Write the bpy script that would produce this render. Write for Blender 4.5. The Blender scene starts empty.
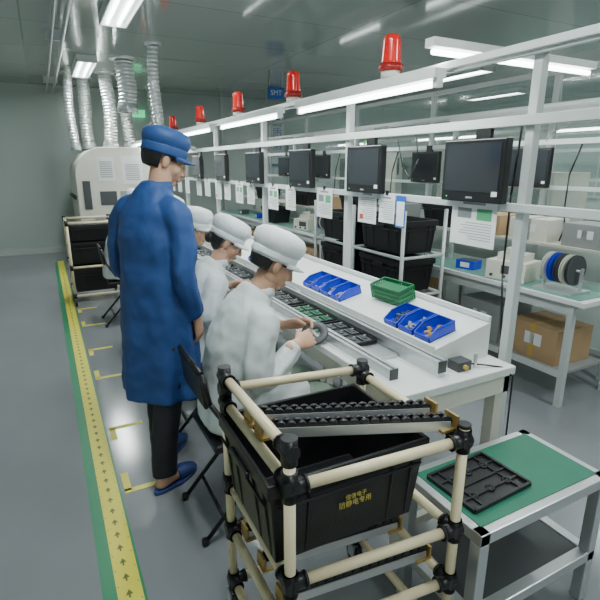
import bpy, bmesh, math, random
from mathutils import Vector, Matrix
random.seed(3)
V=Vector
# ---------------------------------------------------------------- materials
def mat(name,col,rough=.5,metal=0.,emis=0.,noise=0.,nscale=8.,bump=0.,bscale=40.,spec=.5,coat=0.,trans=0.,ecol=None,stretch=None,alpha=1.):
    m=bpy.data.materials.new(name); m.use_nodes=True
    nt=m.node_tree; b=nt.nodes['Principled BSDF']
    c=(col[0],col[1],col[2],1)
    b.inputs['Base Color'].default_value=c
    b.inputs['Roughness'].default_value=rough
    b.inputs['Metallic'].default_value=metal
    b.inputs['Specular IOR Level'].default_value=spec
    b.inputs['Coat Weight'].default_value=coat
    b.inputs['Transmission Weight'].default_value=trans
    b.inputs['Alpha'].default_value=alpha
    if emis:
        e=ecol or col
        b.inputs['Emission Color'].default_value=(e[0],e[1],e[2],1)
        b.inputs['Emission Strength'].default_value=emis
    if noise or bump:
        tc=nt.nodes.new('ShaderNodeTexCoord')
        mp=nt.nodes.new('ShaderNodeMapping')
        if stretch: mp.inputs['Scale'].default_value=stretch
        nt.links.new(tc.outputs['Object'],mp.inputs['Vector'])
    if noise:
        n=nt.nodes.new('ShaderNodeTexNoise'); n.inputs['Scale'].default_value=nscale; n.inputs['Detail'].default_value=4
        nt.links.new(mp.outputs[0],n.inputs['Vector'])
        r=nt.nodes.new('ShaderNodeValToRGB')
        r.color_ramp.elements[0].position=.3; r.color_ramp.elements[1].position=.7
        r.color_ramp.elements[0].color=tuple(max(0,x*(1-noise)) for x in col)+(1,)
        r.color_ramp.elements[1].color=tuple(min(1,x*(1+noise)) for x in col)+(1,)
        nt.links.new(n.outputs['Fac'],r.inputs[0]); nt.links.new(r.outputs[0],b.inputs['Base Color'])
    if bump:
        n=nt.nodes.new('ShaderNodeTexNoise'); n.inputs['Scale'].default_value=bscale; n.inputs['Detail'].default_value=3; n.inputs['Distortion'].default_value=.6
        nt.links.new(mp.outputs[0],n.inputs['Vector'])
        bp=nt.nodes.new('ShaderNodeBump'); bp.inputs['Strength'].default_value=bump; bp.inputs['Distance'].default_value=.01
        nt.links.new(n.outputs['Fac'],bp.inputs['Height']); nt.links.new(bp.outputs[0],b.inputs['Normal'])
    return m
M={}
M['alu']=mat('aluminium',(.62,.64,.65),.32,.7)
M['alu_w']=mat('white_aluminium',(.60,.64,.63),.4,.15)
M['white']=mat('white_paint',(.74,.77,.75),.4,noise=.03)
M['cream']=mat('cream_paint',(.70,.69,.60),.45,noise=.04)
M['ivory']=mat('ivory_pipe',(.84,.72,.47),.3,coat=.3,noise=.04,nscale=12)
M['blackp']=mat('black_plastic',(.010,.010,.012),.38,bump=.1,bscale=90)
M['blackj']=mat('black_joint',(.014,.014,.016),.35)
M['blackm']=mat('black_metal',(.02,.02,.022),.35,.3)
M['screen']=mat('monitor_glass',(.030,.034,.040),.10,spec=.7)
M['bezel']=mat('monitor_bezel',(.013,.013,.014),.3)
M['red']=mat('beacon_red',(.75,.02,.015),.18,coat=.5,emis=.12,ecol=(1,.03,.02))
M['redd']=mat('beacon_dark_red',(.35,.015,.012),.3)
M['tube']=mat('fluorescent_tube',(1,1,1),.4,emis=13.,ecol=(.92,1,.98))
M['blue']=mat('bin_blue',(.012,.045,.60),.35,coat=.2)
M['green']=mat('basket_green',(.01,.17,.06),.45)
M['esd']=mat('esd_green_mat',(.015,.15,.09),.45,noise=.08)
M['esd2']=mat('esd_pale_mat',(.13,.30,.25),.45,noise=.08)
M['paper']=mat('paper',(.78,.80,.79),.7)
M['ink']=mat('ink',(.25,.27,.28),.8)
M['inkred']=mat('ink_red',(.6,.08,.06),.8)
M['inkgreen']=mat('ink_green',(.1,.4,.2),.8)
M['signblue']=mat('sign_blue',(.02,.12,.5),.4)
M['zinc']=mat('zinc_bracket',(.55,.38,.14),.35,.6)
M['tapeY']=mat('tape_yellow',(.80,.72,.08),.45)
M['tapeG']=mat('tape_green',(.03,.24,.11),.4)
M['tapeB']=mat('tape_black',(.16,.17,.04),.5)
M['skin']=mat('skin',(.56,.32,.21),.5,noise=.06,nscale=30)
M['lips']=mat('lips',(.42,.15,.12),.45)
M['eyew']=mat('eye_white',(.75,.73,.7),.3)
M['iris']=mat('iris_dark',(.02,.012,.01),.2)
M['hair']=mat('hair_black',(.012,.010,.010),.45,bump=.5,bscale=120)
M['smockB']=mat('smock_blue',(.014,.062,.225),.62,bump=.55,bscale=12,noise=.08,nscale=6,stretch=(1,1,.35))
M['capB']=mat('cap_blue',(.017,.070,.24),.6,bump=.3,bscale=14)
M['smockW']=mat('smock_white',(.60,.65,.66),.6,bump=.6,bscale=13,noise=.03,nscale=7,stretch=(1,1,.4))
M['capW']=mat('cap_white',(.74,.77,.78),.6,bump=.35,bscale=20)
M['trouserK']=mat('trousers_black',(.013,.013,.018),.7,bump=.4,bscale=14)
M['trouserG']=mat('trousers_green_grey',(.22,.29,.23),.7,bump=.4,bscale=14)
M['shoe']=mat('slipper_blue',(.015,.04,.16),.5)
M['sole']=mat('slipper_sole',(.03,.06,.22),.6)
M['duct']=mat('duct_silver',(.80,.82,.82),.3,.8,bump=.8,bscale=30)
M['pcb']=mat('pcb_green',(.02,.16,.07),.4)
M['dark']=mat('dark_grey',(.06,.065,.07),.5)
M['grey']=mat('mid_grey',(.3,.31,.31),.5)
M['yel']=mat('crate_lettering',(.62,.50,.08),.5)
M['wood']=mat('amber_parts',(.55,.35,.08),.5)
M['card']=mat('cardboard',(.45,.30,.16),.7,noise=.08)
M['ind']=mat('indicator_green',(.05,.5,.2),.4,emis=1.,ecol=(.1,1,.4))
M['glass']=mat('partition_glass',(.42,.55,.51),.06,alpha=.28)

# ---------------------------------------------------------------- mesh builder
def frame_from(t,ref):
    t=t.normalized(); s=ref-t*ref.dot(t)
    if s.length<1e-4:
        ref=V((0,1,0)) if abs(t.y)<.9 else V((1,0,0)); s=ref-t*ref.dot(t)
    s.normalize(); return s,t.cross(s)
class MB:
    def __init__(s): s.bm=bmesh.new(); s.mats=[]; s.X=Matrix.Identity(4)
    def mi(s,k):
        m=M[k] if isinstance(k,str) else k
        if m not in s.mats: s.mats.append(m)
        return s.mats.index(m)
    def v(s,p): return s.bm.verts.new(s.X@V(p))
    def f(s,vs,i,sm=False):
        try:
            fc=s.bm.faces.new(vs); fc.material_index=i; fc.smooth=sm
        except ValueError: pass
    def box(s,k,c,size,rot=None):
        i=s.mi(k); c=V(c); h=V(size)/2
        R=rot.to_3x3() if rot is not None else Matrix.Identity(3)
        vs=[s.v(c+R@V((x*h.x,y*h.y,z*h.z))) for x in(-1,1) for y in(-1,1) for z in(-1,1)]
        for q in((0,1,3,2),(4,6,7,5),(0,4,5,1),(2,3,7,6),(0,2,6,4),(1,5,7,3)): s.f([vs[a] for a in q],i)
        return s
    def bx(s,k,a,b):
        a=V(a);b=V(b); return s.box(k,(a+b)/2,(abs(b.x-a.x),abs(b.y-a.y),abs(b.z-a.z)))
    def beam(s,k,p0,p1,w,h,ref=V((0,0,1))):
        p0=V(p0);p1=V(p1); d=p1-p0; a,b=frame_from(d,ref)
        R=Matrix((b,d.normalized(),a)).transposed()
        return s.box(k,(p0+p1)/2,(w,d.length,h),R.to_4x4())
    def cyl(s,k,p0,p1,r0,r1=None,seg=12):
        i=s.mi(k); p0=V(p0);p1=V(p1); r1=r0 if r1 is None else r1
        a,b=frame_from(p1-p0,V((0,0,1)))
        R=[[],[]]
        for j in range(seg):
            t=2*math.pi*j/seg; d=a*math.cos(t)+b*math.sin(t)
            R[0].append(s.v(p0+d*r0)); R[1].append(s.v(p1+d*r1))
        for j in range(seg):
            n=(j+1)%seg; s.f([R[0][j],R[0][n],R[1][n],R[1][j]],i,True)
        s.f(R[0][::-1],i); s.f(R[1],i); return s
    def path(s,k,pts,r,seg=10):
        pts=[V(p) for p in pts]
        for a,b in zip(pts[:-1],pts[1:]): s.cyl(k,a,b,r,seg=seg)
        for p in pts[1:-1]: s.ell(k,p,(r,r,r),seg=seg,rings=6)
        return s
    def lathe(s,k,prof,c,seg=24,sx=1,sy=1):
        i=s.mi(k); c=V(c); R=[]
        for r,z in prof:
            if r<1e-5: R.append([s.v(c+V((0,0,z)))])
            else: R.append([s.v(c+V((r*sx*math.cos(2*math.pi*j/seg),r*sy*math.sin(2*math.pi*j/seg),z))) for j in range(seg)])
        for A,B in zip(R[:-1],R[1:]):
            for j in range(seg):
                n=(j+1)%seg
                if len(A)==1: s.f([A[0],B[n],B[j]],i,True)
                elif len(B)==1: s.f([A[j],A[n],B[0]],i,True)
                else: s.f([A[j],A[n],B[n],B[j]],i,True)
        return s
    def ell(s,k,c,r,rot=None,seg=16,rings=10):
        i=s.mi(k); c=V(c); R=rot if rot is not None else Matrix.Identity(3)
        rr=[]
        for a in range(rings+1):
            ph=math.pi*a/rings
            if a in(0,rings): rr.append([s.v(c+R@V((0,0,r[2]*math.cos(ph))))])
            else: rr.append([s.v(c+R@V((r[0]*math.sin(ph)*math.cos(2*math.pi*j/seg),r[1]*math.sin(ph)*math.sin(2*math.pi*j/seg),r[2]*math.cos(ph)))) for j in range(seg)])
        for A,B in zip(rr[:-1],rr[1:]):
            for j in range(seg):
                n=(j+1)%seg
                if len(A)==1: s.f([A[0],B[j],B[n]],i,True)
                elif len(B)==1: s.f([A[n],A[j],B[0]],i,True)
                else: s.f([A[n],A[j],B[j],B[n]],i,True)
        return s
    def loft(s,k,pts,rads,ref=V((1,0,0)),seg=20,round0=True,round1=True,folds=None,nf=9,sub=4):
        i=s.mi(k); pts=[V(p) for p in pts]; rads=[(r,r) if not isinstance(r,(tuple,list)) else r for r in rads]
        fo=folds or [0]*len(pts)
        P=[];Rr=[];F=[]
        n=len(pts)
        for a in range(n-1):
            p0=pts[max(a-1,0)];p1=pts[a];p2=pts[a+1];p3=pts[min(a+2,n-1)]
            for q in range(sub):
                t=q/sub
                P.append(.5*((2*p1)+(p2-p0)*t+(2*p0-5*p1+4*p2-p3)*t*t+(3*p1-p0-3*p2+p3)*t**3))
                Rr.append((rads[a][0]*(1-t)+rads[a+1][0]*t, rads[a][1]*(1-t)+rads[a+1][1]*t))
                F.append(fo[a]*(1-t)+fo[a+1]*t)
        P.append(pts[-1]);Rr.append(rads[-1]);F.append(fo[-1])
        T=[(P[min(j+1,len(P)-1)]-P[max(j-1,0)]).normalized() for j in range(len(P))]
        secs=[]
        if round0:
            r=min(Rr[0])
            for an in(80,55,28): 
                c=math.cos(math.radians(an)); sn=math.sin(math.radians(an))
                secs.append((P[0]-T[0]*r*sn,(Rr[0][0]*c,Rr[0][1]*c),T[0],0))
        for j in range(len(P)): secs.append((P[j],Rr[j],T[j],F[j]))
        if round1:
            r=min(Rr[-1])
            for an in(28,55,80):
                c=math.cos(math.radians(an)); sn=math.sin(math.radians(an))
                secs.append((P[-1]+T[-1]*r*sn,(Rr[-1][0]*c,Rr[-1][1]*c),T[-1],0))
        rings=[]
        for c,r,t,fd in secs:
            a,b=frame_from(t,ref)
            ring=[]
            for j in range(seg):
                th=2*math.pi*j/seg
                w=1+fd*math.cos(nf*th+.7*math.sin(2*th))
                ring.append(s.v(c+a*(r[0]*w*math.cos(th))+b*(r[1]*w*math.sin(th))))
            rings.append(ring)
        for A,B in zip(rings[:-1],rings[1:]):
            for j in range(seg):
                q=(j+1)%seg; s.f([A[j],A[q],B[q],B[j]],i,True)
        s.f(rings[0][::-1],i); s.f(rings[-1],i); return s
    def done(s,name,parent=None,loc=None,rotz=0,bevel=0,voxel=0,smooth=0,disp=0,dsize=.1,normals=True,solid=0):
        if normals: bmesh.ops.recalc_face_normals(s.bm,faces=s.bm.faces[:])
        me=bpy.data.meshes.new(name); s.bm.to_mesh(me); s.bm.free()
        for m in s.mats: me.materials.append(m)
        o=bpy.data.objects.new(name,me); bpy.context.scene.collection.objects.link(o)
        if parent: o.parent=parent
        if loc is not None: o.location=loc
        o.rotation_euler=(0,0,rotz)
        if voxel:
            r=o.modifiers.new('remesh','REMESH'); r.mode='VOXEL'; r.voxel_size=voxel; r.use_smooth_shade=True
        if solid:
            q=o.modifiers.new('solid','SOLIDIFY'); q.thickness=solid; q.offset=0
        if smooth:
            q=o.modifiers.new('smooth','SMOOTH'); q.factor=.5; q.iterations=smooth
        if disp:
            tx=bpy.data.textures.new(name+'_folds','CLOUDS'); tx.noise_scale=dsize; tx.noise_depth=1
            q=o.modifiers.new('folds','DISPLACE'); q.texture=tx; q.strength=disp; q.mid_level=.5; q.texture_coords='LOCAL'
        if bevel:
            q=o.modifiers.new('bevel','BEVEL'); q.width=bevel; q.segments=2; q.limit_method='ANGLE'
        return o
def empty(name,loc=(0,0,0),rotz=0):
    e=bpy.data.objects.new(name,None); e.empty_display_size=.1
    bpy.context.scene.collection.objects.link(e); e.location=loc; e.rotation_euler=(0,0,rotz); return e
def text(name,body,loc,rot,size,m,parent=None,align='CENTER'):
    c=bpy.data.curves.new(name,'FONT'); c.body=body; c.size=size; c.align_x=align; c.align_y='CENTER'; c.extrude=.0005
    c.materials.append(M[m]); o=bpy.data.objects.new(name,c); bpy.context.scene.collection.objects.link(o)
    o.location=loc; o.rotation_euler=rot
    if parent: o.parent=parent
    return o

# ---------------------------------------------------------------- room shell
XL,XR,YN,YF,ZC=-1.6,9.5,-2.2,10.0,2.9
m_floor=mat('floor_epoxy',(.235,.25,.268),.15,noise=.06,nscale=1.2,spec=.6)
m_wall=mat('wall_panel',(.49,.555,.53),.3,noise=.03,nscale=.8)
def panel_mat(name,col,mort,rough,sx,sy):
    m=mat(name,col,rough)
    nt=m.node_tree;b=nt.nodes['Principled BSDF']
    tc=nt.nodes.new('ShaderNodeTexCoord'); br=nt.nodes.new('ShaderNodeTexBrick')
    br.inputs['Color1'].default_value=col+(1,); br.inputs['Color2'].default_value=tuple(c*.93 for c in col)+(1,)
    br.inputs['Mortar'].default_value=mort+(1,); br.inputs['Scale'].default_value=1
    br.inputs['Brick Width'].default_value=sx; br.inputs['Row Height'].default_value=sy; br.inputs['Mortar Size'].default_value=.008
    br.offset=0
    nt.links.new(tc.outputs['Object'],br.inputs['Vector']); nt.links.new(br.outputs['Color'],b.inputs['Base Color'])
    return m
m_ceil=panel_mat('ceiling_panel',(.32,.36,.34),(.19,.21,.20),.07,3.0,1.15)
m_ceil.node_tree.nodes['Principled BSDF'].inputs['Specular IOR Level'].default_value=1.
b=MB(); b.bx(m_floor,(XL,YN,-.1),(XR,YF,0)); b.done('floor')
b=MB(); b.bx(m_ceil,(XL,YN,ZC),(XR,YF,ZC+.1)); b.done('ceiling')
b=MB(); b.bx(m_wall,(XL-.1,YN,0),(XL,YF,ZC)); b.done('wall_left')
b=MB(); b.bx(m_wall,(XR,YN,0),(XR+.1,YF,ZC)); b.done('wall_right')
b=MB(); b.bx(m_wall,(XL,YF,0),(XR,YF+.1,ZC)); b.done('wall_far')
b=MB(); b.bx(m_wall,(XL,YN-.1,0),(XR,YN,ZC)); b.done('wall_near')
for i,x in enumerate([2.2,3.4,4.4,6.3,7.5]):
    b=MB(); b.bx('alu_w',(x-.02,YF-.02,0),(x+.02,YF,ZC)); b.done('trim_%d'%(i+1))
b=MB(); b.bx('alu_w',(XL,YF-.03,0),(XR,YF,.1)); b.done('baseboard_far')
m_door=mat('door_panel',(.60,.69,.65),.3)
m_glass=mat('door_glass',(.30,.40,.38),.08)
b=MB(); b.bx(m_door,(4.95,YF-.08,0),(5.95,YF-.032,2.15)); b.bx('alu_w',(4.88,YF-.09,0),(4.95,YF-.032,2.22)); b.bx('alu_w',(5.95,YF-.09,0),(6.02,YF-.032,2.22))
b.bx('alu_w',(4.88,YF-.09,2.15),(6.02,YF-.032,2.22)); b.bx(m_glass,(5.25,YF-.09,1.2),(5.65,YF-.08,1.9)); b.cyl('alu',(5.85,YF-.12,.95),(5.85,YF-.12,1.2),.012)
b.done('door_1')
for i,y in enumerate((1.,3.4,5.8,8.2)):
    b=MB(); b.bx('alu_w',(XR-.05,y-1.,.95),(XR,y+1.,2.2)); b.bx(m_glass,(XR-.06,y-.95,1.0),(XR-.05,y-.02,2.15)); b.bx(m_glass,(XR-.06,y+.02,1.0),(XR-.05,y+.95,2.15)); b.done('window_%d'%(i+1))
b=MB(); PX=3.98
for y in(1.4,2.9,4.4,5.9,7.4,8.9): b.bx('alu_w',(PX-.025,y-.025,0),(PX+.025,y+.025,2.35))
for z in(.05,1.0,2.33): b.bx('alu_w',(PX-.022,1.4,z-.022),(PX+.022,8.9,z+.022))
for j in range(5):
    y=1.4+1.5*j; b.bx('glass',(PX-.003,y+.025,1.022),(PX+.003,y+1.475,2.308)); b.bx(m_door,(PX-.01,y+.025,.07),(PX+.01,y+1.475,.978))
b.done('glass_partition')

# ---------------------------------------------------------------- floor tape
b=MB()
b.bx('tapeG',(.005,YN+.2,0),(.155,9,.001))
b.bx('tapeY',(.055,YN+.2,.001),(.145,9,.002))
i=b.mi('tapeB')
y=YN+.3
while y<8:
    vs=[b.v((.083,y,.0025)),b.v((.111,y,.0025)),b.v((.097,y+.026,.0025))]; b.f(vs,i)
    b.bx('tapeB',(.0935,y-.015,.002),(.1005,y,.0025))
    b.bx('tapeB',(.060,y+.05,.002),(.064,y+.055,.0025)); b.bx('tapeB',(.135,y+.05,.002),(.139,y+.055,.0025))
    y+=.085
b.done('floor_marking_tape',normals=False)
b=MB()
def L(x,y,dx,dy,w=.035):
    b.bx('tapeY',(x,y-w/2,0),(x+dx,y+w/2,.0015)); b.bx('tapeY',(x,min(y,y+dy),0),(x+w,max(y,y+dy),.0015))
for y in(2.22,3.70,5.10): L(.17,y,.22,.16); L(.17,y+.66,.2,-.14)
b.done('floor_corner_marks')

# ---------------------------------------------------------------- fluorescent fixtures
def lamp_area(parent,loc,sx,sy,power,rot=(0,0,0),col=(.92,1,.98)):
    l=bpy.data.lights.new('lamp_light','AREA'); l.shape='RECTANGLE'; l.size=sx; l.size_y=sy; l.energy=power; l.color=col
    o=bpy.data.objects.new('lamp_light',l); bpy.context.scene.collection.objects.link(o); o.location=loc; o.rotation_euler=rot; o.parent=parent
    return o
def ceil_fix(x,y,power=37,rot=0):
    e=empty('ceiling_light_fixture',(x,y,0),rot)
    b=MB(); b.bx('white',(-.12,-.62,ZC-.05),(.12,.62,ZC-.002)); 
    b.bx('alu',(-.12,-.62,ZC-.09),(-.11,.62,ZC-.05)); b.bx('alu',(.11,-.62,ZC-.09),(.12,.62,ZC-.05)); b.bx('white',(-.12,-.62,ZC-.09),(.12,-.6,ZC-.05)); b.bx('white',(-.12,.6,ZC-.09),(.12,.62,ZC-.05))
    b.done('housing',e)
    b=MB(); 
    for dx in(-.05,.05): b.cyl('tube',(dx,-.59,ZC-.07),(dx,.59,ZC-.07),.014,seg=8)
    b.done('tubes',e); lamp_area(e,(0,0,ZC-.10),.2,1.15,power)
for x,y in((.62,1.3),(.76,4.62),(.68,7.7),(3.0,.2),(5.6,2.2),(5.6,5.8),(7.8,3.6),(7.8,7.0),(.4,-1.3)): ceil_fix(x,y)  # fixture off to the camera's right is unseen, added to keep up the light
def bench_fix(x,z,y0,y1,top,power=9,axis='y'):
    e=empty('bench_light_fixture')
    b=MB()
    if axis=='y':
        b.bx('white',(x-.03,y0,z+.018),(x+.03,y1,z+.055)); b.cyl('tube',(x,y0+.02,z),(x,y1-.02,z),.013,seg=8)
        b.bx('white',(x-.016,y0,z-.016),(x+.016,y0+.025,z+.02)); b.bx('white',(x-.016,y1-.025,z-.016),(x+.016,y1,z+.02))
        for y in(y0+.2,y1-.2): b.cyl('alu',(x,y,z+.05),(top[0],y,top[1]),.006,seg=6)
        b.done('housing_and_tube',e); lamp_area(e,(x,(y0+y1)/2,z-.02),.04,(y1-y0),power)
    else:
        b.bx('white',(y0,x-.03,z+.018),(y1,x+.03,z+.055)); b.cyl('tube',(y0+.02,x,z),(y1-.02,x,z),.013,seg=8)
        b.done('housing_and_tube',e); lamp_area(e,((y0+y1)/2,x,z-.02),(y1-y0),.04,power)
for k in range(5): bench_fix(1.45,1.885,1.58+k*1.48,2.80+k*1.48,(1.72,1.985))
bench_fix(1.85,2.065,1.62,2.8,None,4,'x')
for k in range(3): bench_fix(3.2,1.9,2.0+k*2.4,3.3+k*2.4,(3.52,1.985),6)
for k in range(3): bench_fix(5.4,1.95,2.6+k*2.4,3.9+k*2.4,(5.72,1.985),6)

# ---------------------------------------------------------------- frame rows, monitors, papers
def frame_row(X,posts,y0,y1,zs=((2.0,.05),(1.74,.04),(1.40,.035)),name='workstation_frame'):
    b=MB()
    for y in posts: 
        b.bx('alu_w',(X-.02,y-.02,0),(X+.02,y+.02,2.0))
        b.bx('alu',(X-.03,y-.03,0),(X+.03,y+.03,.02))
    for z,h in zs: b.bx('alu_w',(X-.045,y0,z-h/2),(X-.021,y1,z+h/2))
    b.bx('white',(X-.06,y0,1.99),(X+.03,y1,2.02))
    return b.done(name,bevel=.003)
frame_row(1.75,[1.36,2.68,4.04,5.37,6.7,8.0],.9,8.7)
frame_row(3.55,[1.9,3.6,5.3,7.0,8.7],1.6,9.0,((2.0,.05),(1.74,.04),(1.4,.03),(1.1,.03)))
frame_row(5.75,[2.2,4.2,6.2,8.2],1.9,9.0)
def monitor(x,y,z=1.545,w=.345,h=.265):
    e=empty('wall_monitor',(x,y,z))
    b=MB(); b.bx('bezel',(-.02,-w/2,-h/2),(.02,w/2,h/2)); b.bx('bezel',(.02,-w/2+.05,-h/2+.05),(.04,w/2-.05,h/2-.04)); b.done('case',e,bevel=.006)
    b=MB(); b.bx('screen',(-.0225,-w/2+.02,-h/2+.045),(-.02,w/2-.02,h/2-.018)); b.done('screen',e)
    b=MB(); b.bx('grey',(-.022,-.018,-h/2+.016),(-.0205,.018,-h/2+.024)); b.bx('ind',(-.022,w/2-.04,-h/2+.018),(-.0205,w/2-.034,-h/2+.023)); b.bx('paper',(-.0235,-w/2+.02,-h/2+.03),(-.0228,-w/2+.05,-h/2+.05)); b.done('mark',e)
    b=MB(); b.bx('blackm',(.03,-.04,-.04),(.05,.04,h/2+.06)); b.done('bracket',e)
for y in(1.575,2.40,3.20,4.10,5.0,5.9,6.8,7.7): monitor(1.68,y)
for y in(2.7,3.9,4.9,6.0,7.2): monitor(3.47,y,1.55,.4,.3)
for y in(3.0,4.4,5.4,6.9): monitor(5.67,y,1.55,.4,.3)
def paper(y,ztop,w,h,x=1.698,kind=0):
    b=MB(); b.bx('paper',(-.0006,-w/2,-h),(.0006,w/2,0))
    z=-.025
    b.bx('ink',(-.0012,-w*.25,z-.006),(-.0007,w*.25,z+.004)); z-=.022
    if kind==1:
        b.bx('inkgreen',(-.0012,-w*.4,z-.05),(-.0007,-w*.08,z)); b.bx('ink',(-.0012,w*.04,z-.045),(-.0007,w*.36,z)); z-=.065
    while z>-h+.02:
        l=w*random.uniform(.25,.42)
        b.bx('ink',(-.0012,-w*.42,z-.0014),(-.0007,-w*.42+l*2,z+.0014)); z-=.012
    if kind==2: b.bx('inkred',(-.0012,w*.2,-h+.02),(-.0007,w*.4,-h+.05))
    b.bx('blackj',(-.004,-.012,-.012),(.003,.012,.012))
    b.done('instruction_sheet',loc=(x,y,ztop))
paper(1.575,1.43,.26,.215,kind=1)
paper(2.205,1.42,.14,.165); paper(2.395,1.43,.185,.195,kind=2); paper(2.90,1.42,.21,.20,kind=1); paper(3.75,1.41,.2,.2,kind=1); paper(3.42,1.41,.17,.18)
paper(4.25,1.41,.18,.19); paper(4.55,1.41,.2,.2,kind=1); paper(4.9,1.41,.18,.19); paper(5.2,1.41,.2,.2,kind=2); paper(5.6,1.41,.2,.19); paper(5.95,1.41,.2,.2,kind=0)
for y in(6.5,6.9,7.3): paper(y,1.41,.2,.2)
b=MB(); b.bx('signblue',(-.001,-.04,-.17),(.001,.04,0)); b.bx('paper',(-.0015,-.032,-.16),(-.001,.032,-.03)); b.done('blue_label_card',loc=(1.699,2.085,1.41))

# ---------------------------------------------------------------- beacons
def beacon(x,y,z):
    e=empty('warning_beacon',(x,y,z))
    b=MB(); b.lathe('cream',[(0,0),(.052,0),(.052,.03),(.046,.034),(0,.034)],(0,0,0)); b.done('base',e)
    b=MB(); b.lathe('redd',[(0,.034),(.062,.034),(.066,.05),(.06,.07),(0,.07)],(0,0,0)); b.done('collar',e)
    pr=[]; 
    for k in range(13):
        zz=.07+.010*k; pr.append((.052+(.0025 if k%2 else 0)-.0006*k,zz))
    pr+= [(.042,.200),(.03,.210),(.014,.216),(0,.217)]
    b=MB(); b.lathe('red',pr,(0,0,0)); b.done('dome',e)
for y in(2.27,3.43,4.59,5.85,7.2,8.5): beacon(1.73,y,2.021)

# ---------------------------------------------------------------- main bench
e=empty('assembly_bench')
Y0,Y1=1.2,7.3
b=MB(); b.bx('white',(1.03,Y0,.745),(1.62,Y1,.78)); b.done('worktop',e,bevel=.004)
b=MB(); b.bx('cream',(1.05,Y0+.01,.67),(1.08,Y1,.745)); b.bx('cream',(1.05,Y0+.01,.67),(1.60,Y0+.04,.745)); b.bx('cream',(1.57,Y0+.01,.67),(1.60,Y1,.745)); b.done('apron',e)
b=MB()
for y in(Y0+.05,2.6,4.0,5.4,7.2):
    for x in(1.1,1.57): b.bx('cream',(x-.025,y-.025,0),(x+.025,y+.025,.70))
    b.bx('cream',(1.1,y-.015,.15),(1.57,y+.015,.19))
b.bx('cream',(1.36,Y0+.05,.15),(1.40,7.2,.19)); b.done('legs',e)
def rail(x,y0,y1,z,k='alu'):
    b=MB(); b.bx(k,(x-.018,y0,z-.03),(x+.018,y1,z-.008)); b.bx(k,(x-.022,y0,z-.008),(x-.006,y1,z)); b.bx(k,(x+.006,y0,z-.008),(x+.022,y1,z)); b.bx('dark',(x-.006,y0,z-.009),(x+.006,y1,z-.005))
    b.bx('dark',(x-.02,y0-.004,z-.05),(x+.02,y0,z-.002))
    b.bx('alu',(x-.014,y0+.001,.78),(x+.014,y1,z-.03)); b.done('conveyor_rail',e,bevel=.001)
rail(1.095,1.33,7.2,.825); rail(1.27,1.26,7.2,.85)
b=MB(); b.bx('alu',(1.112,1.5,.782),(1.25,7.2,.795)); b.done('conveyor_bed',e)
b=MB(); k=b.mi('white'); ys=(1.33,7.2); SX0,SX1,SZ0,SZ1=1.295,1.60,.865,.935
prof=[(SX0,.78),(SX1,.78),(SX1,SZ1),(SX0,SZ0)]
A=[b.v((x,ys[0],z)) for x,z in prof]; B=[b.v((x,ys[1],z)) for x,z in prof]
b.f(A,k); b.f(B[::-1],k)
for j in range(4): b.f([A[j],A[(j+1)%4],B[(j+1)%4],B[j]],k)
b.bx('white',(SX1-.015,1.33,SZ1),(SX1,7.2,SZ1+.025))
b.bx('white',(SX0-.01,1.33,SZ0-.025),(SX0+.003,7.2,SZ0+.015))
b.done('sloped_parts_shelf',e,bevel=.003)
b=MB(); b.bx('dark',(1.36,1.26,.78),(1.43,1.32,.82)); b.cyl('wood',(1.39,1.26,.80),(1.39,1.245,.80),.010); b.cyl('alu',(1.46,1.27,.78),(1.46,1.27,.84),.008); b.path('blackj',[(1.43,1.28,.80),(1.5,1.25,.79),(1.56,1.22,.78),(1.6,1.195,.74),(1.60,1.19,.4)],.004,seg=6); b.done('sensor_bracket',e,bevel=.002)
def shelf_z(x): return SZ0+(x-SX0)/(SX1-SX0)*(SZ1-SZ0)
def bin_(x,y,w=.092,d=.145,h=.048,fill='dark'):
    a=math.atan2(SZ1-SZ0,SX1-SX0); Rm=Matrix.Rotation(-a,4,'Y')
    b=MB(); b.X=Matrix.Translation((x,y,shelf_z(x)+.0015))@Rm
    t=.004
    b.bx('blue',(-d/2,-w/2,0),(d/2,w/2,t)); b.bx('blue',(d/2-t,-w/2,0),(d/2,w/2,h)); b.bx('blue',(-d/2,-w/2,0),(-d/2+t,w/2,h*.5))
    kk=b.mi('blue')
    for s in(-1,1):
        y0=s*w/2; y1=s*(w/2-t)
        pr=[(-d/2,0),(d/2,0),(d/2,h),(-d/2+.05,h),(-d/2,h*.5)]
        A=[b.v((p[0],y0,p[1])) for p in pr];B=[b.v((p[0],y1,p[1])) for p in pr]
        b.f(A,kk); b.f(B[::-1],kk)
        for j in range(5): b.f([A[j],A[(j+1)%5],B[(j+1)%5],B[j]],kk)
        b.bx('blue',(-d/2+.05,s*w/2-.004,h-.004),(d/2,s*w/2+.004,h))
    rr=random.Random(int(y*1000))
    for _ in range(20):
        px=rr.uniform(-d/2+.02,d/2-.02);py=rr.uniform(-w/2+.015,w/2-.015)
        b.box(fill,(px,py,.010+rr.random()*.010),(.016,.011,.007),Matrix.Rotation(rr.random()*3,4,'Z')@Matrix.Rotation(rr.random(),4,'X'))
    b.done('parts_bin')
for k,y in enumerate((1.43,1.535,1.64)): bin_(1.385,y,fill=('wood','grey','dark')[k])
for k,y in enumerate((2.12,2.225,2.33,2.435)): bin_(1.385,y,fill=('grey','dark','grey','dark')[k])
for y in(3.1,3.215,3.33,4.2,4.32,5.3,5.42): bin_(1.385,y)
b=MB(); b.X=Matrix.Translation((1.50,1.86,shelf_z(1.50)+.012))@Matrix.Rotation(.12,4,'Z')@Matrix.Rotation(-.22,4,'Y')
w,d,h,t=.20,.10,.075,.004
b.bx('green',(-d/2,-w/2,0),(d/2,w/2,t))
n=16
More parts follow.
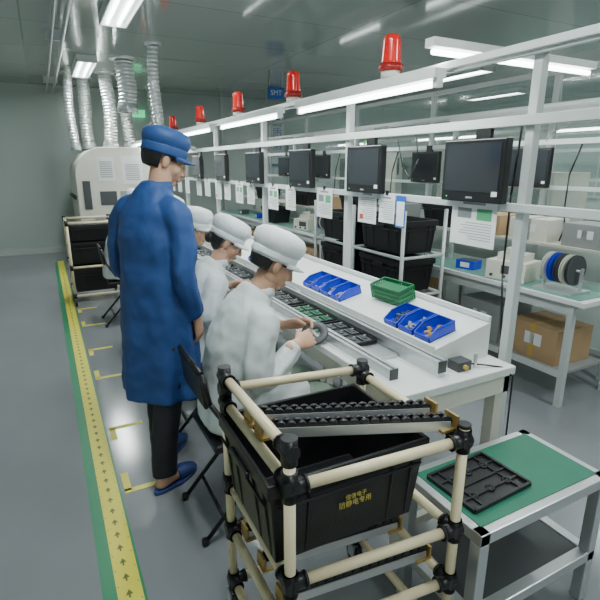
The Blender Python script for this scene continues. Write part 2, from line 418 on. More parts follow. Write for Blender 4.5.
for j in range(n+1):
    yy=-w/2+w*j/n
    for s in(-1,1): b.bx('green',(s*d/2-t/2,yy-.0035,0),(s*d/2+t/2,yy+.0035,h))
for j in range(9):
    xx=-d/2+d*j/8
    for s in(-1,1): b.bx('green',(xx-.0035,s*w/2-t/2,0),(xx+.0035,s*w/2+t/2,h))
for zz in(.02,.042,h-.008):
    b.bx('green',(-d/2-.003,-w/2,zz),(-d/2+.003,w/2,zz+.009)); b.bx('green',(d/2-.003,-w/2,zz),(d/2+.003,w/2,zz+.009))
    b.bx('green',(-d/2,-w/2-.003,zz),(d/2,-w/2+.003,zz+.009)); b.bx('green',(-d/2,w/2-.003,zz),(d/2,w/2+.003,zz+.009))
b.bx('pcb',(-d/2+.008,-w/2+.01,.01),(d/2-.008,w/2-.01,.06))
b.done('plastic_basket')
def pallet(x,y,z,w=.15,l=.24,rot=0,kk='pcb'):
    b=MB(); b.bx('blackp',(-w/2,-l/2,0),(w/2,l/2,.006))
    for s in(-1,1):
        b.bx('blackp',(s*w/2-.006,-l/2,0),(s*w/2+.006,l/2,.016)); b.bx('blackp',(-w/2,s*l/2-.006,0),(w/2,s*l/2+.006,.016))
    for i in range(3):
        for j in range(2):
            cx=-w/2+w*(j+.5)/2; cy=-l/2+l*(i+.5)/3
            b.box(kk,(cx,cy,.009),(w*.36,l*.24,.004)); b.box('dark',(cx,cy,.0125),(w*.15,l*.1,.004)); b.box('alu',(cx+.02,cy+.02,.0125),(.012,.01,.005))
    b.done('circuit_board_pallet',loc=(x,y,z),rotz=rot)
for y,kk in((1.80,'dark'),(2.14,'pcb'),(2.50,'dark'),(2.90,'pcb'),(3.25,'dark'),(3.7,'pcb'),(4.1,'dark'),(4.6,'pcb'),(5.0,'dark')): pallet(1.182,y,.80,w=.12,l=.31,kk=kk)

# ---------------------------------------------------------------- pipe / crate helpers
def crate_mesh(b,L,W,H,k='blackp',taper=.03):
    t=.006; i=b.mi(k)
    def ring(l,w,z): return [b.v((sx*l/2,sy*w/2,z)) for sx,sy in((-1,-1),(1,-1),(1,1),(-1,1))]
    a=ring(L-2*taper,W-2*taper,0); c=ring(L-.02,W-.02,H-.04); c2=ring(L,W,H-.04); d=ring(L,W,H); e_=ring(L-.024,W-.024,H); f=ring(L-2*taper-.012,W-2*taper-.012,t)
    b.f(a[::-1],i); b.f(f,i)
    for A,B in((a,c),(c,c2),(c2,d),(d,e_),(e_,f)):
        for j in range(4): b.f([A[j],A[(j+1)%4],B[(j+1)%4],B[j]],i)
    for s in(-1,1):
        for q in(-3,-2,2,3):
            x=q*L/7.6
            b.beam(k,(x,s*(W/2-taper-.001),.01),(x,s*(W/2-.008),H-.04),.010,.006,V((1,0,0)))
        for q in(-2,-1,1,2):
            y=q*W/5.4
            b.beam(k,(s*(L/2-taper-.001),y,.01),(s*(L/2-.008),y,H-.04),.006,.010,V((1,0,0)))
        b.box(k,(0,s*(W/2-.002),H*.72),(L*.9,.008,.008)); b.box(k,(s*(L/2-.002),0,H*.72),(.008,W*.9,.008))
        b.box(k,(s*(L/2+.004),0,H-.05),(.012,.14,.02))
def crate(loc,L=.55,W=.38,H=.26,rot=0,name='plastic_crate',parent=None):
    b=MB(); crate_mesh(b,L,W,H); return b.done(name,parent,loc=loc,rotz=rot,bevel=.003)
def joint(b,p,dirs,r=.0205,l=.045):
    p=V(p)
    for d in dirs:
        d=V(d).normalized(); b.cyl('blackj',p-d*.02,p+d*l,r,seg=12); b.cyl('blackj',p+d*(l-.006),p+d*l,r*1.12,seg=12)
    b.ell('blackj',p,(r*1.02,)*3,seg=10,rings=6)
def track(b,p0,p1,wr=.015):
    p0=V(p0);p1=V(p1); d=(p1-p0); Ln=d.length; d.normalize(); s,u=frame_from(d,V((0,0,1)))
    side=d.cross(s).normalized()
    for q in(-1,1): b.beam('alu',p0+side*q*.019,p1+side*q*.019,.003,.028,V((0,0,1)))
    b.beam('alu',p0-s*.014,p1-s*.014,.04,.003,V((0,0,1)))
    n=int(Ln/.028)
    for j in range(n):
        c=p0+d*(Ln*(j+.5)/n)+s*.012
        for q in(-1,1): b.cyl('blackj',c+side*(q*.009-.006)+d*(.006*q),c+side*(q*.009+.006)+d*(.006*q),wr,seg=12)
    for pp,q in((p0,1),(p1,-1)):
        b.box('zinc',pp+d*q*.012-s*.012,(.055,.055,.008)); b.box('zinc',pp+d*q*(-.010)+s*.010,(.008,.05,.04))

# ---------------------------------------------------------------- foreground cart
e=empty('lean_pipe_cart')
FL,FR,BR,BL=V((.43,.88,0)),V((.94,.83,0)),V((.94,1.32,0)),V((.43,1.34,0))
pr=.0148
b=MB(); jb=MB()
Z=V((0,0,1))
tops={0:.955,1:.885,2:.885,3:.955}
C=[FL,FR,BR,BL]
for k,c in enumerate(C):
    b.cyl('ivory',c+Z*.10,c+Z*tops[k],pr,seg=16)
    jb.cyl('blackj',c+Z*(tops[k]-.004),c+Z*(tops[k]+.006),pr*1.2,seg=14)
def railp(i,j,z,z2=None):
    z2=z if z2 is None else z2
    p=C[i]+Z*z;q=C[j]+Z*z2; b.cyl('ivory',p,q,pr,seg=16); d=(q-p).normalized()
    joint(jb,p,[d]); joint(jb,q,[-d])
    for pp in(p,q): jb.cyl('blackj',pp-Z*.035,pp+Z*.035,.0205,seg=12)
railp(3,0,.93); railp(3,0,.840); railp(3,2,.89,.86); railp(2,1,.840); railp(0,1,.83,.84)
for z in(.545,.36,.14):
    railp(3,0,z);railp(0,1,z);railp(1,2,z);railp(2,3,z)
b.done('pipes',e); jb.done('joints',e)
b=MB(); track(b,(.450,1.085,.872),(.928,.880,.872)); track(b,(.450,1.165,.872),(.928,.965,.872)); b.done('roller_tracks',e)
b=MB(); track(b,(.46,1.12,.395),(.92,1.07,.395)); track(b,(.46,.98,.395),(.92,.93,.395)); track(b,(.46,1.26,.395),(.92,1.21,.395)); b.done('lower_roller_tracks',e)
b=MB()
for k,c in enumerate(C):
    b.cyl('blackj',c+V((-.012,0,.045)),c+V((.012,0,.045)),.045,seg=20); b.bx('alu',c+V((-.022,-.02,.045)),c+V((-.016,.02,.1))); b.bx('alu',c+V((.016,-.02,.045)),c+V((.022,.02,.1))); b.bx('alu',c+V((-.022,-.02,.095)),c+V((.022,.02,.102)))
b.done('casters',e)
e3=empty('black_tote_crate',(.64,1.105,.562),-.02)
crate((0,0,0),.50,.40,.262,0,'tote_body',e3)
text('lettering_1','佳信电子',(.01,-.194,.150),(math.radians(86),0,0),.017,'yel',e3)
text('lettering_2','防静电专用',(.01,-.191,.126),(math.radians(86),0,0),.021,'yel',e3)

# ---------------------------------------------------------------- low table with green mat (right)
e=empty('aluminium_side_table')
b=MB()
x0,x1,y0,y1,zt=1.0,1.62,.78,1.13,.53
for x in(x0+.02,x1-.02):
    for y in(y0+.02,y1-.02): b.bx('alu',(x-.02,y-.02,0),(x+.02,y+.02,zt-.04))
for z in(zt-.02,.2):
    b.bx('alu',(x0,y0,z-.02),(x1,y0+.04,z+.02)); b.bx('alu',(x0,y1-.04,z-.02),(x1,y1,z+.02)); b.bx('alu',(x0,y0,z-.02),(x0+.04,y1,z+.02)); b.bx('alu',(x1-.04,y0,z-.02),(x1,y1,z+.02))
b.done('frame',e,bevel=.003)
b=MB(); b.bx('esd',(x0+.03,y0+.03,zt-.01),(x1-.03,y1-.03,zt+.003)); b.bx('dark',(x0+.03,y0+.03,.2),(x1-.03,y1-.03,.215)); b.done('mat',e)
def tray(name,loc,w,l,rot):
    b=MB(); b.bx('blackp',(-w/2,-l/2,0),(w/2,l/2,.004))
    for s in(-1,1): b.bx('blackp',(s*w/2-.005,-l/2,0),(s*w/2+.005,l/2,.014)); b.bx('blackp',(-w/2,s*l/2-.005,0),(w/2,s*l/2+.005,.014))
    for a in(-.5,0,.5): b.bx('blackp',(-w/2,a*l/2-.004,0),(w/2,a*l/2+.004,.010))
    for a in(-.33,.33): b.bx('blackp',(a*w-.004,-l/2,0),(a*w+.004,l/2,.010))
    for a in(-1,0,1):
        for c in(-1,1): b.lathe('blackp',[(.016,.004),(.016,.012),(.010,.012),(.010,.004)],(a*w*.3,c*l*.24,0),seg=14)
    b.done(name,loc=loc,rotz=rot)
tray('component_tray',(1.185,.965,zt+.004),.27,.20,.05)

# ---------------------------------------------------------------- chairs
def chair(x,y,rot=-math.pi/2):
    e=empty('folding_chair',(x,y,0),rot)
    b=MB(); w=.185
    for s in(-1,1):
        X=s*w
        b.path('blackm',[(X,.22,.012),(X,-.05,.42),(X*.96,-.19,.66),(X*.9,-.215,.79)],.011)
        b.path('blackm',[(X*.9,-.24,.012),(X*.9,.14,.43)],.010)
        b.cyl('blackj',(X,.22,0),(X,.22,.03),.015,seg=10); b.cyl('blackj',(X*.9,-.24,0),(X*.9,-.24,.03),.015,seg=10)
    b.path('blackm',[(-w*.9,-.215,.79),(w*.9,-.215,.79)],.011)
    b.cyl('blackm',(-w*.9,-.15,.10),(w*.9,-.15,.10),.008); b.cyl('blackm',(-w,.13,.15),(w,.13,.15),.008)
    b.cyl('blackm',(-w,-.05,.42),(w,-.05,.42),.009); b.cyl('blackm',(-w*.9,.13,.42),(w*.9,.13,.42),.009)
    b.done('tube_frame',e)
    b=MB(); b.box('blackp',(0,.0,.44),(.36,.36,.035)); b.done('seat',e,bevel=.015)
    b=MB(); b.box('blackp',(0,-.205,.70),(.325,.018,.14),Matrix.Rotation(.1,4,'X')); b.done('backrest',e,bevel=.008)

# ---------------------------------------------------------------- people
def head(e,c,pitch,yaw,roll,capk,female=False):
    Rm=Matrix.Translation(c)@Matrix.Rotation(yaw,4,'Z')@Matrix.Rotation(roll,4,'Y')@Matrix.Rotation(-pitch,4,'X')
    b=MB(); b.X=Rm; k='skin'
    b.ell(k,(0,-.012,.028),(.074,.092,.086)); b.ell(k,(0,.022,-.028),(.063,.070,.078)); b.ell(k,(0,.056,-.090),(.028,.026,.022))
    for s in(-1,1):
        b.ell(k,(s*.036,.052,-.030),(.026,.026,.028)); b.ell(k,(s*.043,.004,-.062),(.020,.034,.026))
        b.ell(k,(s*.077,-.008,-.010),(.009,.019,.031),Matrix.Rotation(s*.35,3,'Z')); b.ell(k,(s*.011,.092,-.037),(.008,.010,.008))
    b.loft(k,[(0,.083,.016),(0,.096,-.010),(0,.107,-.032)],[.008,.009,.0115],seg=10,sub=2)
    b.ell(k,(0,.074,.024),(.048,.016,.012)); b.ell(k,(0,.083,-.066),(.022,.013,.014))
    b.done('head_skin',e,voxel=.0038,smooth=3)
    b=MB(); b.X=Rm
    b.ell('lips',(0,.0945,-.0625),(.020,.006,.0040),seg=12,rings=6); b.ell('lips',(0,.0935,-.0700),(.017,.006,.0045),seg=12,rings=6)
    for s in(-1,1):
        b.ell('eyew',(s*.031,.0765,.002),(.0135,.010,.0060),seg=12,rings=8); b.ell('iris',(s*.031,.0825,.0015),(.0058,.0052,.0056),seg=10,rings=6)
        b.loft('hair',[(s*.016,.090,.020),(s*.031,.091,.025),(s*.047,.078,.020)],[(.003,.003)]*3,seg=8,sub=2)
        b.loft('skin',[(s*.018,.084,.009),(s*.031,.087,.0115),(s*.045,.078,.008)],[.003]*3,seg=8,sub=2)
    b.done('face_features',e)
    b=MB(); b.X=Rm; i=b.mi('hair'); seg,rings=36,26; low=-.085 if female else -.05
    g=[]
    for a in range(rings+1):
        ph=math.pi*a/rings; row=[]
        for j in range(seg):
            th=2*math.pi*j/seg
            row.append(V((.0815*math.sin(ph)*math.cos(th),-.018+.096*math.sin(ph)*math.sin(th),.030+.0935*math.cos(ph)*(1.0 if ph<1.57 else 1.25))))
        g.append(row)
    def keep(p):
        if p.y>.045: return p.z>.055
        if p.y>.012: return p.z>-.01
        if p.y>-.03: return p.z>.012
        return p.z>low
    vv={}
    def gv(a,j):
        key=(a,j%seg)
        if key not in vv: vv[key]=b.v(g[a][j%seg])
        return vv[key]
    for a in range(1,rings-1):
        for j in range(seg):
            ps=[g[a][j],g[a][(j+1)%seg],g[a+1][j],g[a+1][(j+1)%seg]]
            if all(keep(p) for p in ps): b.f([gv(a,j),gv(a,j+1),gv(a+1,j+1),gv(a+1,j)],i,True)
    if female: b.ell('hair',(0,-.098,-.03),(.034,.03,.036))
    b.done('hair',e,normals=True,solid=.006)
    b=MB(); b.X=Rm@Matrix.Translation((0,-.012,0))@Matrix.Rotation(.10,4,'X')
    if capk=='capB': prof=[(.0865,.018),(.0885,.026),(.0885,.060),(.093,.070),(.0975,.088),(.095,.110),(.080,.130),(.045,.141),(0,.143)]
    else: prof=[(.0865,.008),(.0885,.020),(.088,.044),(.095,.054),(.104,.076),(.101,.106),(.084,.128),(.045,.139),(0,.141)]
    b.lathe(capk,prof,(0,0,0),seg=40,sy=1.15)
    b.lathe(capk,[(.0895,prof[1][1]-.004),(.091,prof[1][1]),(.091,prof[2][1]-.004),(.0895,prof[2][1])],(0,0,0),seg=40,sy=1.15)
    i=b.mi(capk); n=14; inn=[];out=[]
    z0=prof[1][1]+.002
    for j in range(n+1):
        th=math.radians(25+130*j/n); ext=.055*math.sin(math.pi*j/n)**.6
        x=.0885*math.cos(th); y=.0885*1.15*math.sin(th)
        inn.append((x,y,z0)); out.append((x*(1+ext*1.5),y+ext,z0-.014-.25*x*x/.09*.5))
    I=[b.v(p) for p in inn];O=[b.v(p) for p in out]
    for j in range(n): b.f([I[j],I[j+1],O[j+1],O[j]],i,True)
    b.done('cap',e,solid=.004,disp=.009,dsize=.04)
def hand(e,w,fd,td,back,curl=(25,30,20),name='hand',sc=1.0,thumb_in=.3):
    Y=V(fd).normalized(); X=V(td); X=(X-Y*X.dot(Y)).normalized(); Zb=X.cross(Y)
    if Zb.dot(V(back))<0: Zb=-Zb
    Rm=Matrix((X,Y,Zb)).transposed().to_4x4(); 
    b=MB(); b.X=Matrix.Translation(w)@Rm@Matrix.Scale(sc,4); k='skin'
    b.loft(k,[(0,-.06,0),(0,0,0),(0,.03,0),(0,.065,-.001),(0,.088,-.003)],[(.026,.021),(.027,.018),(.036,.017),(.041,.015),(.038,.012)],seg=16,sub=3)
    for fx,L_,r in((.0305,.074,.0088),(.0105,.082,.0091),(-.0100,.076,.0087),(-.0290,.060,.0077)):
        p=V((fx*.85,.070,-.002)); q=V((fx,.090,-.003)); pts=[p,q]; ang=0
        spread=fx*1.2
        for sg,cu in zip((.42,.32,.26),curl):
            ang+=math.radians(cu); d=V((spread*.6,math.cos(ang),-math.sin(ang))).normalized()
            pts.append(pts[-1]+d*L_*sg)
        b.loft(k,pts,[r,r*1.05,r,r*.92,r*.78],seg=10,sub=2)
    t0=V((.018,.012,-.006)); t1=V((.040,.040,-.014)); t2=V((.050,.066,-.022-thumb_in*.03)); t3=V((.050-thumb_in*.02,.088,-.030-thumb_in*.05))
    b.loft(k,[t0,t1,t2,t3],[.014,.0125,.0105,.0085],seg=10,sub=3)
    b.done(name,e,voxel=.0032,smooth=2)
def shoe(e,p,d,name='foot'):
    a=math.atan2(-d[0],d[1]); T=Matrix.Translation(p)@Matrix.Rotation(a,4,'Z')
    b=MB(); b.X=T   # foot with ankle
    b.loft('skin',[(0,-.045,.045),(0,0,.052),(0,.06,.048),(0,.12,.040),(0,.150,.034)],[(.028,.028),(.031,.034),(.036,.029),(.039,.020),(.032,.013)],seg=16,sub=3)
    b.loft('skin',[(0,-.025,.05),(0,-.022,.10),(0,-.02,.16)],[(.030,.034),(.029,.033),(.034,.038)],seg=14,sub=2)
    b.done(name,e,voxel=.005,smooth=2)
    b=MB(); b.X=T   # slipper upper over the forefoot
    b.loft('shoe',[(0,.045,.044),(0,.09,.044),(0,.135,.038),(0,.160,.034)],[(.042,.038),(.045,.034),(.044,.026),(.033,.019)],seg=18,round0=False,sub=3)
    n=24; i=b.mi('sole'); lo=[];hi=[]
    for j in range(n):
        t=2*math.pi*j/n; y=.05+.138*math.sin(t); x=(.046 if math.sin(t)>-.2 else .040)*math.cos(t)*(1-.12*abs(math.sin(t)))
        lo.append(b.v((x,y,.0))); hi.append(b.v((x,y,.020)))
    for j in range(n): b.f([lo[j],lo[(j+1)%n],hi[(j+1)%n],hi[j]],i,True)
    b.f(lo[::-1],i); b.f(hi,i); b.done(name+'_slipper',e)

def standing(x,y,rot):
    e=empty('standing_worker',(x,y,0),rot)
    b=MB(); k='trouserK'
    for s,fy in((1,-.10),(-1,.10)):
        b.loft(k,[(s*.09,.02,.92),(s*.095,fy*.35+.02,.68),(s*.10,fy*.7+.02,.48),(s*.10,fy*.9-.01,.28),(s*.10,fy-.02,.09)],[(.095,.10),(.085,.092),(.068,.072),(.062,.066),(.058,.066)],round1=False)
    b.ell(k,(0,.02,.93),(.17,.12,.10)); b.done('trousers',e,voxel=.009,smooth=3,disp=.010,dsize=.07)
    shoe(e,(.10,-.10,0),(.12,1),'foot_right'); shoe(e,(-.10,.10,0),(-.1,1),'foot_left')
    b=MB(); k='smockB'
    b.loft(k,[(0,.015,.465),(0,.017,.62),(0,.02,.82),(0,.018,.98),(0,.018,1.12),(0,.022,1.25),(0,.035,1.34),(0,.052,1.405),(0,.075,1.455),(0,.085,1.475)],
        [(.205,.168),(.202,.163),(.194,.153),(.180,.138),(.172,.129),(.175,.126),(.165,.112),(.126,.090),(.084,.073),(.070,.068)],round0=False,folds=[.085,.07,.045,.03,.022,.014,.006,0,0,0],nf=7,seg=64,round1=False)
    for s in(-1,1):
        sh=(s*.153,.032,1.348)
        if s==1: pts=[(.08,.04,1.385),sh,(.192,.020,1.23),(.208,-.010,1.09),(.205,.025,.98),(.190,.070,.880)]
        else: pts=[(-.08,.04,1.385),sh,(-.208,.03,1.24),(-.228,.03,1.10),(-.210,.10,1.01),(-.18,.17,.92)]
        b.loft(k,pts,[(.062,.058),(.069,.065),(.058,.062),(.052,.057),(.049,.053),(.046,.050)],round1=False,folds=[0,0,.04,.06,.06,.03],nf=5,seg=30)
    b.done('smock',e,voxel=.0072,smooth=3,disp=.018,dsize=.10)
    b=MB()
    b.lathe('smockB',[(.066,1.440),(.075,1.446),(.070,1.492),(.062,1.497),(.060,1.455)],(0,.082,0),seg=28,sy=1.05)
    b.done('collar',e)
    hand(e,(.190,.088,.862),(-.04,.22,-1),(-.25,1,.2),(1,.2,0),(18,28,22),'hand_right')
    hand(e,(-.175,.185,.905),(.1,.4,-1),(.3,1,.3),(-1,.2,0),(18,28,22),'hand_left')
    b=MB(); b.loft('skin',[(0,.080,1.41),(0,.105,1.49),(0,.125,1.55)],[.056,.053,.054]); b.done('neck',e)
    head(e,(0,.150,1.592),math.radians(22),math.radians(-36),0,'capB')
def seated(x,y,rot=-math.pi/2,pitch=28,yaw=0,female=False,lean=0,hz=0,seatz=.46):
    e=empty('seated_worker',(x,y,0),rot)
    b=MB(); k='trouserG'
    for s in(-1,1):
        b.loft(k,[(s*.085,-.02,seatz+.085),(s*.10,.18,seatz+.085),(s*.115,.38,seatz+.07),(s*.115,.42,seatz-.02),(s*.115,.385,.26),(s*.115,.36,.09)],[(.092,.088),(.082,.080),(.066,.064),(.060,.062),(.052,.054),(.048,.052)],round1=False)
    b.ell(k,(0,-.02,seatz+.095),(.17,.12,.095)); b.done('trousers',e,voxel=.009,smooth=3,disp=.008,dsize=.07)
    for s in(-1,1): shoe(e,(s*.115,.375,0),(s*.1,1))
    b=MB(); k='smockW'; H=hz
    b.loft(k,[(0,-.03,seatz+.022),(0,-.025,.59),(0,-.012,.70),(0,.012+lean*.3,.81+H*.3),(0,.045+lean*.6,.93+H),(0,.085+lean*.85,1.02+H),(0,.120+lean,1.075+H),(0,.145+lean,1.11+H)],
        [(.190,.155),(.185,.150),(.176,.142),(.178,.136),(.180,.128),(.155,.108),(.100,.084),(.068,.066)],round0=False,folds=[.05,.05,.05,.035,.015,0,0,0],nf=6,seg=52,round1=False)
    for s in(-1,1): b.loft(k,[(s*.08,.0,seatz+.10),(s*.10,.14,seatz+.105),(s*.11,.27,seatz+.10)],[(.105,.095),(.100,.088),(.092,.084)],round1=False,folds=[0,.03,.05],nf=5)
    ly=.095+lean*.85
    for s in(-1,1):
        sh=V((s*.148,ly,1.005+H))
        if s==1: el=V((.215,.030+lean*.4,.735)); wr=V((.150,.205,.825))
        else: el=V((-.220,.07+lean*.4,.745)); wr=V((-.10,.25,.835))
        m1=sh.lerp(el,.5)+V((s*.02,-.02,0)); 
        b.loft(k,[(s*.07,ly-.005,1.02+H),sh,m1,el,el.lerp(wr,.5)+V((0,0,-.008)),wr],[(.062,.060),(.070,.066),(.059,.061),(.054,.056),(.048,.050),(.038,.040)],round1=False,folds=[0,0,.05,.08,.07,.04],nf=5,seg=30)
    b.done('smock',e,voxel=.0072,smooth=3,disp=.018,dsize=.09)
    b=MB(); b.lathe('smockW',[(.064,0),(.073,.004),(.068,.040),(.060,.044),(.058,.01)],(0,.142+lean,1.08+H),seg=28,sy=1.05); b.done('collar',e)
    hand(e,(.142,.223,.832),(-.45,1,.05),(-.6,-.3,1),(.5,.3,.8),(30,42,30),'hand_right')
    hand(e,(-.093,.268,.842),(.35,1,.05),(.6,-.3,1),(-.5,.3,.8),(30,42,30),'hand_left')
    b=MB(); b.loft('skin',[(0,.135+lean,1.055+H),(0,.165+lean,1.12+H),(0,.195+lean,1.17+H)],[.056,.052,.053]); b.done('neck',e)
    head(e,(0,.222+lean,1.222+H),math.radians(pitch),math.radians(yaw),0,'capW',female)
    b=MB(); b.X=Matrix.Translation((.03,.365,.815))@Matrix.Rotation(.5,4,'X')@Matrix.Rotation(.4,4,'Y')
    b.lathe('dark',[(.030,0),(.062,0),(.066,.008),(.062,.016),(.030,.016),(.026,.008),(.030,0)],(0,0,0),seg=28); b.box('alu',(0,0,.008),(.06,.014,.01)); b.box('pcb',(0,.0,.006),(.012,.06,.004))
    b.done('held_component',e)
standing(.400,2.30,math.atan2(-.82,.57))
SP=[(.665,1.86),(.705,2.71),(.75,3.42),(.70,4.20),(.60,5.1)]
seated(*SP[0],pitch=32,yaw=-6,lean=-.045,hz=-.055)
seated(*SP[1],pitch=34,yaw=-14,female=True,lean=.0,hz=-.085)
seated(*SP[2],pitch=18,yaw=-40,female=True,lean=-.03,hz=-.085)
seated(*SP[3],pitch=30,yaw=0,female=True,hz=-.03)
seated(*SP[4],pitch=25,yaw=5,hz=-.03)
chair(SP[0][0],SP[0][1]+.0)
for (x,y) in SP[1:]: chair(x+.03,y+.02)

# ---------------------------------------------------------------- far-left machine
e=empty('reflow_machine')
b=MB(); i=b.mi('cream'); y0,y1=7.7,9.3
pr_=[(.42,.12),(1.55,.12),(1.55,1.82)]
for j in range(9):
    t=math.radians(90+90*j/8); pr_.append((.82+.40*math.cos(t),1.42+.40*math.sin(t)))
A=[b.v((x,y0,z)) for x,z in pr_];B=[b.v((x,y1,z)) for x,z in pr_]
b.f(A,i);b.f(B[::-1],i)
for j in range(len(A)): b.f([A[j],A[(j+1)%len(A)],B[(j+1)%len(A)],B[j]],i)
b.done('body',e,bevel=.01)
b=MB(); b.bx('dark',(.50,7.68,.95),(.60,7.70,1.35)); b.bx('grey',(.62,7.685,.3),(1.5,7.70,.85)); b.bx('dark',(.42,7.75,.0),(1.5,9.2,.12)); b.cyl('dark',(.41,8.0,1.1),(.40,9.0,1.1),.03); b.bx('paper',(.72,7.69,1.35),(.95,7.70,1.68)); b.bx('paper',(1.05,7.69,1.30),(1.35,7.70,1.70)); b.bx('dark',(.72,7.69,1.0),(.95,7.70,1.2))
b.bx('grey',(1.0,7.685,.95),(1.5,7.70,1.2))
for z in range(8):
    b.bx('ink',(.75,7.687,1.40+z*.03),(.92,7.69,1.41+z*.03)); b.bx('ink',(1.1,7.687,1.36+z*.03),(1.3,7.69,1.37+z*.03))
b.done('panels',e)
e=empty('crate_trolley',(.42,6.2,0))
b=MB()
for x in(-.25,.25):
    for y in(-.3,.3): b.cyl('ivory',(x,y,.08),(x,y,.98),.014); b.cyl('blackj',(x-.012,y,.04),(x+.012,y,.04),.04,seg=14)
for z in(.12,.45,.95):
    for y in(-.3,.3): b.cyl('ivory',(-.25,y,z),(.25,y,z),.014)
    for x in(-.25,.25): b.cyl('ivory',(x,-.3,z),(x,.3,z),.014)
    for x in(-.25,.25):
        for y in(-.3,.3): b.cyl('blackj',(x,y,z-.03),(x,y,z+.03),.02)
b.done('pipe_frame',e)
crate((0,0,.137),.5,.42,.27,0,'crate_low',e); crate((0,0,.467),.5,.42,.25,0,'crate_mid',e); crate((0,0,.73),.5,.42,.19,0,'crate_top',e)
# ---------------------------------------------------------------- ducts (crinkled flexible hose)
def duct(x,y,z0,z1,r=.07,sway=.03):
    b=MB(); i=b.mi('duct'); n=int((z1-z0)/.022); seg=18; rr=random.Random(int(x*100+y*10)); prev=None
    for j in range(n+1):
        t=j/n; z=z0+(z1-z0)*t; cx=x+sway*math.sin(math.pi*t)*math.sin(x*7+2*t); cy=y+sway*math.sin(math.pi*t)*math.cos(y*5)
        q=r*(1.0 if j%2 else .86)*rr.uniform(.96,1.04)
        ring=[b.v((cx+q*math.cos(2*math.pi*a/seg),cy+q*math.sin(2*math.pi*a/seg),z)) for a in range(seg)]
        if prev:
            for a in range(seg): b.f([prev[a],prev[(a+1)%seg],ring[(a+1)%seg],ring[a]],i)
        prev=ring
    b.lathe('duct',[(r,z1-.03),(r*1.5,z1-.02),(r*1.5,z1)],(x,y,0),seg=18); b.lathe('alu',[(r*.95,z0+.05),(r*1.1,z0),(r*1.1,z0-.06),(r*.8,z0-.06)],(x,y,0),seg=18); b.done('exhaust_duct')
duct(1.30,6.1,1.95,2.9,.065); duct(1.0,8.2,1.88,2.9,.10); duct(.74,8.8,1.88,2.9,.10); duct(1.35,8.6,1.88,2.9,.10); duct(1.9,9.3,1.6,2.9,.10)
duct(1.12,7.1,2.3,2.9,.12); duct(.52,8.5,1.85,2.9,.07)
b=MB(); b.cyl('duct',(1.3,6.1,1.90),(1.60,6.1,1.80),.05); b.cyl('alu',(1.6,6.1,1.80),(1.72,6.1,1.76),.03); b.done('duct_hood')
b=MB()
for x,r,k in((.35,.02,'alu'),(.25,.015,'alu')): b.cyl(k,(x,YN+.1,2.78),(x,YF-.05,2.78),r,seg=12)
for y in(0,3,6,9): b.bx('alu',(.2,y-.015,2.80),(.4,y+.015,2.9))
b.done('ceiling_pipes')
# ---------------------------------------------------------------- banner and signs
e=empty('vertical_wall_banner',(4.62,9.965,2.10))
b=MB(); b.bx('paper',(-.17,-.012,-.55),(.17,0,.55)); b.bx('signblue',(-.17,-.014,.50),(.17,-.012,.55)); b.bx('signblue',(-.17,-.014,-.55),(.17,-.012,-.50)); b.done('board',e)
for j,ch in enumerate('品质第一'): text('char_%d'%(j+1),ch,(0,-.016,.36-.24*j),(math.pi/2,0,0),.24,'signblue',e)
e=empty('hanging_sign',(3.24,7.0,2.60))
b=MB(); b.bx('signblue',(-.13,-.01,-.08),(.13,.01,.08)); b.cyl('alu',(-.10,0,.08),(-.10,0,.30),.004,seg=6); b.cyl('alu',(.10,0,.08),(.10,0,.30),.004,seg=6); b.done('board',e)
text('lettering','SMT',(0,-.012,0),(math.pi/2,0,0),.10,'paper',e)
e=empty('exit_sign',(1.75,9.95,2.5))
b=MB(); b.bx('ind',(-.12,-.02,-.06),(.12,.05,.06)); b.done('box',e); text('lettering','EXIT',(0,-.023,0),(math.pi/2,0,0),.09,'paper',e)

# ---------------------------------------------------------------- second row
e=empty('rear_workbench')
b=MB(); b.bx('white',(2.85,1.7,.72),(3.45,8.8,.75)); b.bx('esd2',(2.88,1.75,.75),(3.42,8.75,.754)); b.done('top',e)
b=MB()
for y in(1.8,3.2,5,6.8,8.6):
    for x in(2.9,3.4): b.bx('alu_w',(x-.02,y-.02,0),(x+.02,y+.02,.72))
b.bx('alu_w',(2.89,1.8,.2),(2.91,8.6,.24)); b.bx('alu_w',(2.89,1.8,.64),(2.91,8.6,.72)); b.bx('grey',(2.92,1.82,.21),(3.38,8.58,.23)); b.done('legs',e)
b=MB(); b.bx('cream',(3.2,1.75,1.0),(3.5,8.7,1.02)); 
for y in(1.8,3.2,5,6.8,8.6): b.bx('alu_w',(3.2,y-.015,.754),(3.23,y+.015,1.0))
b.done('upper_shelf',e)
def carton(x,y,z,sx,sy,sz,k='card'):
    b=MB(); b.bx(k,(-sx/2,-sy/2,0),(sx/2,sy/2,sz)); b.bx('paper',(-sx/2-.001,-sy*.2,sz*.4),(-sx/2,sy*.15,sz*.75)); b.bx('wood' if k=='card' else 'grey',(-sx/2-.001,-.02,0),(sx/2,.02,sz+.001)); b.done('storage_box',loc=(x,y,z),rotz=random.uniform(-.08,.08),bevel=.003)
for y,k,h in((2.1,'card',.25),(2.6,'grey',.3),(3.6,'card',.32),(4.2,'dark',.25),(5.5,'card',.3),(6.2,'grey',.25),(7.4,'card',.3)): carton(3.15,y,.232,.36,.40,h,k)
e=empty('crate_rack')
b=MB()
for x in(2.28,2.68):
    for y in(2.75,3.4,4.05): b.cyl('alu_w',(x,y,0),(x,y,1.25),.015)
    for z in(.28,.60,.90): b.cyl('alu_w',(x,2.75,z),(x,4.05,z),.013)
for y in(2.75,3.4,4.05):
    for z in(.28,.60,.90): b.cyl('alu_w',(2.28,y,z),(2.68,y,z),.013)
b.done('rack_frame',e)
